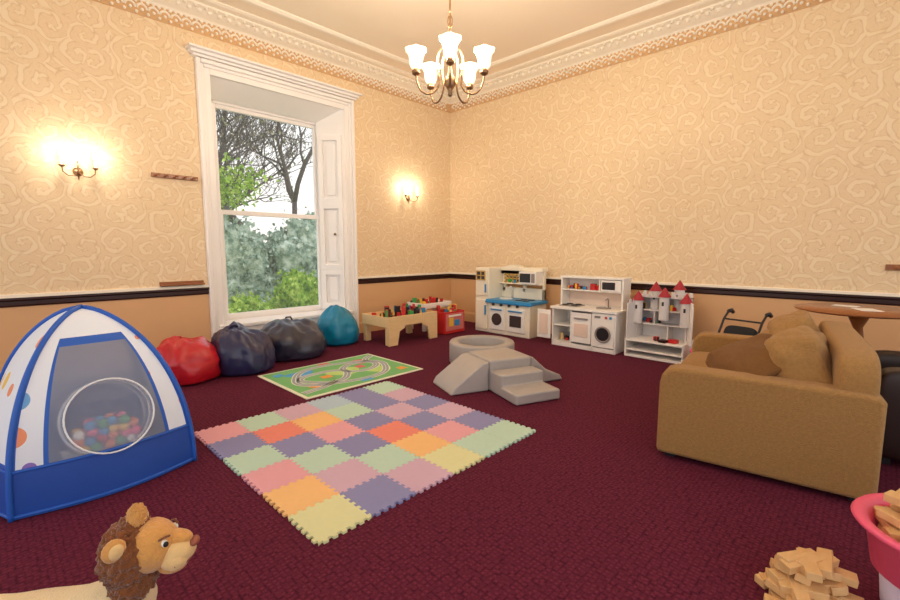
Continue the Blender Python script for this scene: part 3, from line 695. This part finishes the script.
# ------------------------------------------------------------------ chandelier
CH=group('chandelier',(2.73,2.64,0),math.radians(44.05+180))
rod=[(.0,2.62),(.012,2.625),(.02,2.64),(.012,2.66),(.03,2.69),(.05,2.72),(.045,2.76),(.02,2.80),(.014,2.86),(.02,2.92),(.035,2.96),(.03,3.02),(.012,3.06),(.018,3.09),(.008,3.12),(.007,4.18),(.04,4.20),(.065,4.235),(.065,4.25)]
lathe(CH,'stem_and_canopy',rod,METAL,seg=20)
bm=bmesh.new()
for i in range(9): addtube(bm,[( .018*math.cos(t) if i%2 else 0,0 if i%2 else .018*math.cos(t),3.2+i*.11+.05*math.sin(t)) for t in [k*math.pi/6 for k in range(12)]],.005,5,0,True)
finish(bm,CH,'chain',METAL,smooth=True)
for i in range(5):
    a=i*2*math.pi/5; ca,sa=math.cos(a),math.sin(a)
    prof=[(.02,2.96),(.06,2.99),(.10,2.94),(.11,2.84),(.09,2.74),(.12,2.66),(.18,2.625),(.24,2.64),(.275,2.70),(.285,2.77)]
    pr=[]
    P_=[Vector((r,z)) for r,z in prof]
    for k in range(len(P_)-1):
        p0=P_[max(k-1,0)];p1=P_[k];p2=P_[k+1];p3=P_[min(k+2,len(P_)-1)]
        for t in (0,.25,.5,.75): pr.append(.5*((2*p1)+(p2-p0)*t+(2*p0-5*p1+4*p2-p3)*t*t+(3*p1-p0-3*p2+p3)*t**3))
    pr.append(P_[-1])
    tube(CH,'arm_%d'%i,[(p.x*ca,p.x*sa,p.y) for p in pr],.0075,METAL,8)
    lathe(CH,'cup_%d'%i,[(.004,2.75),(.03,2.765),(.035,2.785),(.022,2.80),(.02,2.815)],METAL,(.285*ca,.285*sa,0),16)
    def fl_(c,i=i):
        t=math.atan2(c.y,c.x); k=1+.07*math.cos(t*6)*max(0,(c.z-2.87)/.08); return Vector((c.x*k,c.y*k,c.z))
    lathe(CH,'glass_shade_%d'%i,[(.022,2.805),(.04,2.815),(.050,2.84),(.053,2.87),(.057,2.90),(.070,2.93),(.086,2.948),(.082,2.951),(.063,2.93),(.050,2.90),(.046,2.87),(.042,2.84)],GLASSW,(.285*ca,.285*sa,0),32,fn=fl_)
    ld=bpy.data.lights.new('chandelier_bulb','POINT'); ld.energy=37; ld.color=(1,.86,.66); ld.shadow_soft_size=.05
    lo=bpy.data.objects.new('bulb_light_%d'%i,ld); SC.collection.objects.link(lo); lo.parent=CH; lo.location=(.285*ca,.285*sa,3.0)

# ------------------------------------------------------------------ sconces
def sconce(x,z):
    P=group('wall_sconce',(x,YL,z))
    lathe(P,'back_plate',[(.0005,.0),(.035,.0),(.045,.008),(.03,.02),(.012,.03),(.0005,.035)],METAL,(0,0,0),20,rot=(math.pi/2,0,0))
    tube(P,'finial',[(0,-.02,-.09),(0,-.03,.0),(0,-.03,.08),(0,-.03,.11)],[.003,.012,.008,.003],METAL)
    for s in (-1,1):
        tube(P,'arm_%d'%s,[(0,-.03,0),(s*.04,-.06,-.05),(s*.09,-.09,-.055),(s*.13,-.10,-.02),(s*.135,-.10,.03)],.006,METAL)
        lathe(P,'drip_cup_%d'%s,[(.004,.02),(.026,.035),(.03,.045),(.012,.045)],METAL,(s*.135,-.10,0),16)
        cyl(P,'candle_tube_%d'%s,(s*.135,-.10,.085),.011,.08,CREAM,seg=12,bev=.001)
        lathe(P,'candle_bulb_%d'%s,[(.006,.125),(.016,.145),(.018,.16),(.010,.185),(.0005,.21)],FLAME,(s*.135,-.10,0),12)
        ld=bpy.data.lights.new('sconce_bulb','POINT'); ld.energy=4.2; ld.color=(1,.88,.70); ld.shadow_soft_size=.03
        lo=bpy.data.objects.new('sconce_light',ld); SC.collection.objects.link(lo); lo.parent=P; lo.location=(s*.135,-.17,.17)
sconce(.72,2.19); sconce(5.27,2.28)
P=group('coat_rack',(1.62,YL,2.24)); box(P,'rail',(0,-.012,0),(.49,.024,.05),TW,.006)
for i in range(5):
    cyl(P,'peg_%d'%i,(-.19+i*.095,-.05,.0),.009,.06,TW,(math.pi/2,0,0),seg=12); sph(P,'peg_knob_%d'%i,(-.19+i*.095,-.08,.0),(.014,.012,.014),TW)
P=group('picture_ledge',(1.62,YL,.955)); box(P,'ledge',(0,-.03,.0),(.48,.06,.02),TW,.004); box(P,'ledge_back',(0,-.006,.015),(.48,.012,.05),TW,.003)
P=group('coat_hook',(XR,-.12,1.2)); box(P,'plate',(-.01,0,0),(.02,.16,.06),TW,.004); sph(P,'knob',(-.05,0,0),(.03,.02,.02),TW)

# ------------------------------------------------------------------ wooden blocks
def blocks(P,name,lst,seed):
    rnd=random.Random(seed); bm=bmesh.new()
    for (x,y,z,rz,tilt,L_) in lst: addbox(bm,(x,y,z),(L_,.05,.032),(tilt,rnd.uniform(-.14,.14),rz))
    finish(bm,P,name,BEECH,bev=.003)
def heap(cx,cy,rx,ry,z0,layers,n,seed,taper=1.2,dz=.036):
    rnd=random.Random(seed); out=[]
    for l in range(layers):
        k=1-l/(layers+taper)
        for q in range(max(2,int(n*k))):
            a=rnd.uniform(0,6.28); r=math.sqrt(rnd.random())*k
            out.append((cx+rx*r*math.cos(a),cy+ry*r*math.sin(a),z0+.018+l*dz,rnd.choice([.2,.5,1.9,1.2,2.6])+rnd.uniform(-.2,.2),rnd.uniform(-.2,.2) if l else 0,rnd.choice([.17,.15,.12])))
    return out
WB=group('wooden_block_pile',(2.14,.10,0))
blocks(WB,'blocks',heap(0,0,.15,.12,0,5,15,3,2.0),3)
TU=group('pink_toy_tub',(2.32,-.27,0))
LILT=pm('pale_lilac_plastic',(214,204,230),.4,.03)
lathe(TU,'tub_base',[(.0005,.004),(.165,.004),(.17,.03),(.185,.19),(.0005,.20)],LILT,seg=40)
lathe(TU,'tub_bowl',[(.0005,.15),(.17,.15),(.21,.18),(.235,.33),(.27,.345),(.28,.358),(.27,.37),(.235,.36),(.222,.34),(.19,.2),(.0005,.19)],PINK,seg=40)
blocks(TU,'blocks',heap(0,0,.17,.17,.31,6,15,8,2.0),8)
lathe(TU,'fill_blocks_core',[(.0005,.2),(.17,.2),(.2,.3),(.0005,.33)],BEECH,seg=24)

# ------------------------------------------------------------------ ride-on lion
LN=group('ride_on_toy_lion',(.26,1.60,0),math.radians(-42),scale=.9)
FUR=pm('lion_tan_plush',(222,160,84),.95,.12,30,bump=.5,bscale=120,sheen=.4); MANE=pm('lion_brown_mane',(134,76,34),.95,.3,40,bump=.9,bscale=60,sheen=.3)
MUZ=pm('lion_cream_plush',(236,196,134),.95,.08,30,bump=.3,bscale=120,sheen=.4); NOSE=pm('lion_nose',(150,80,60),.5,.1); BODY=pm('lion_sand_body',(232,206,160),.95,.08,20,bump=.4,bscale=120,sheen=.4)
def skin(P,name,verts,edges,radii,mat,sub=2):
    me=bpy.data.meshes.new(name); me.from_pydata([Vector(v) for v in verts],edges,[]); ob=bpy.data.objects.new(name,me); SC.collection.objects.link(ob); ob.parent=P
    me.materials.append(mat); md=ob.modifiers.new('skin','SKIN'); md.use_smooth_shade=True
    for i,r in enumerate(radii):
        rr=r if isinstance(r,tuple) else (r,r); me.skin_vertices[0].data[i].radius=rr
    me.skin_vertices[0].data[0].use_root=True
    s=ob.modifiers.new('s','SUBSURF'); s.levels=sub; s.render_levels=sub
    return ob
V_=[(-.32,0,.27),(-.20,0,.27),(-.09,0,.29),(-.02,0,.37),(-.42,0,.27),
    (-.38,.09,.20),(-.42,.10,.11),(-.38,.10,.03),(-.32,.10,.025),
    (-.38,-.09,.20),(-.42,-.10,.11),(-.38,-.10,.03),(-.32,-.10,.025),
    (-.08,.09,.20),(-.06,.10,.12),(-.07,.10,.03),(-.01,.10,.025),
    (-.08,-.09,.20),(-.06,-.10,.12),(-.07,-.10,.03),(-.01,-.10,.025),
    (-.50,0,.33),(-.56,0,.31),(-.60,0,.24)]
E_=[(0,1),(1,2),(2,3),(0,4),(0,5),(5,6),(6,7),(7,8),(0,9),(9,10),(10,11),(11,12),(2,13),(13,14),(14,15),(15,16),(2,17),(17,18),(18,19),(19,20),(4,21),(21,22),(22,23)]
R_=[.085,.08,.085,.07,.07,.055,.04,.034,.028,.055,.04,.034,.028,.05,.042,.034,.028,.05,.042,.034,.028,.018,.016,.016]
skin(LN,'body',V_,E_,R_,BODY)
sph(LN,'tail_tuft',(-.61,0,.22),(.035,.035,.05),MANE)
HD=bpy.data.objects.new('head',None); SC.collection.objects.link(HD); HD.parent=LN; HD.location=(.02,0,.50); HD.rotation_euler=(0,math.radians(2),math.radians(10)); HD.empty_display_size=.05
def furry(P,name,c,s,mat,amp,fr,seed,rot=None):
    bm=bmesh.new(); bmesh.ops.create_icosphere(bm,subdivisions=5,radius=1)
    for v in bm.verts:
        k=1+amp*noise.noise(v.co*fr+Vector((seed,)*3))+amp*.5*noise.noise(v.co*fr*2.5); v.co=Vector((v.co.x*s[0],v.co.y*s[1],v.co.z*s[2]))*k
    return finish(bm,P,name,mat,smooth=True,loc=c,rot=rot)
furry(HD,'mane',(-.055,0,-.01),(.085,.112,.118),MANE,.16,6,2)
furry(HD,'mane_tuft',(-.03,0,.115),(.03,.03,.045),FUR,.2,6,9)
furry(HD,'mane_chest',(-.045,0,-.10),(.07,.09,.08),MANE,.18,6,5)
furry(HD,'skull',(.01,0,.005),(.085,.086,.088),FUR,.03,4,3)
furry(HD,'muzzle',(.085,0,-.02),(.066,.062,.052),MUZ,.02,4,4)
furry(HD,'cheek_left',(.09,.03,-.036),(.044,.038,.038),MUZ,.02,4,6); furry(HD,'cheek_right',(.09,-.03,-.036),(.044,.038,.038),MUZ,.02,4,7)
furry(HD,'jaw',(.075,0,-.072),(.048,.044,.026),FUR,.02,4,8)
furry(HD,'nose_bridge',(.075,0,.022),(.066,.036,.03),FUR,.02,4,8)
sph(HD,'nose',(.147,0,.004),(.016,.026,.014),NOSE)
tube(HD,'mouth',[(.146,0,-.018),(.148,0,-.035),(.132,-.032,-.05),(.10,-.064,-.045)],.0035,NOSE); tube(HD,'mouth_left',[(.148,0,-.035),(.132,.032,-.05),(.10,.064,-.045)],.0035,NOSE)
for s in (-1,1):
    sph(HD,'eye_white_%d'%s,(.068,s*.050,.036),(.013,.010,.013),WPL); sph(HD,'eye_%d'%s,(.074,s*.054,.036),(.009,.008,.010),BLACK)
    tube(HD,'brow_%d'%s,[(.055,s*.06,.054),(.07,s*.054,.060),(.082,s*.037,.056)],.004,MANE)
    furry(HD,'ear_%d'%s,(-.06,s*.098,.06),(.018,.034,.038),FUR,.05,4,5,(0,0,s*.9)); sph(HD,'ear_inner_%d'%s,(-.050,s*.106,.06),(.012,.022,.026),MUZ,(0,0,s*.9))

# ------------------------------------------------------------------ world
w=bpy.data.worlds.new('overcast_sky'); SC.world=w; w.use_nodes=True; nt=w.node_tree; bg=nt.nodes['Background']
tc=N(nt,'ShaderNodeTexCoord'); sp=N(nt,'ShaderNodeSeparateXYZ'); nt.links.new(tc.outputs['Generated'],sp.inputs[0])
r=N(nt,'ShaderNodeValToRGB'); nt.links.new(sp.outputs[2],r.inputs[0]); e=r.color_ramp.elements
e[0].position=0; e[0].color=(.97,.93,.88,1); e[1].position=.7; e[1].color=(.82,.90,1,1)
nt.links.new(r.outputs[0],bg.inputs['Color']); bg.inputs['Strength'].default_value=1.4

# ------------------------------------------------------------------ camera
cd=bpy.data.cameras.new('camera'); cam=bpy.data.objects.new('camera',cd); SC.collection.objects.link(cam)
cd.sensor_width=36; cd.lens=36*443.6/900; cd.clip_start=.05
cam.location=(0,0,1.38)
cam.rotation_euler=(math.radians(90)-math.atan(50.5/443.6),0,math.radians(44.05-90))
SC.camera=cam
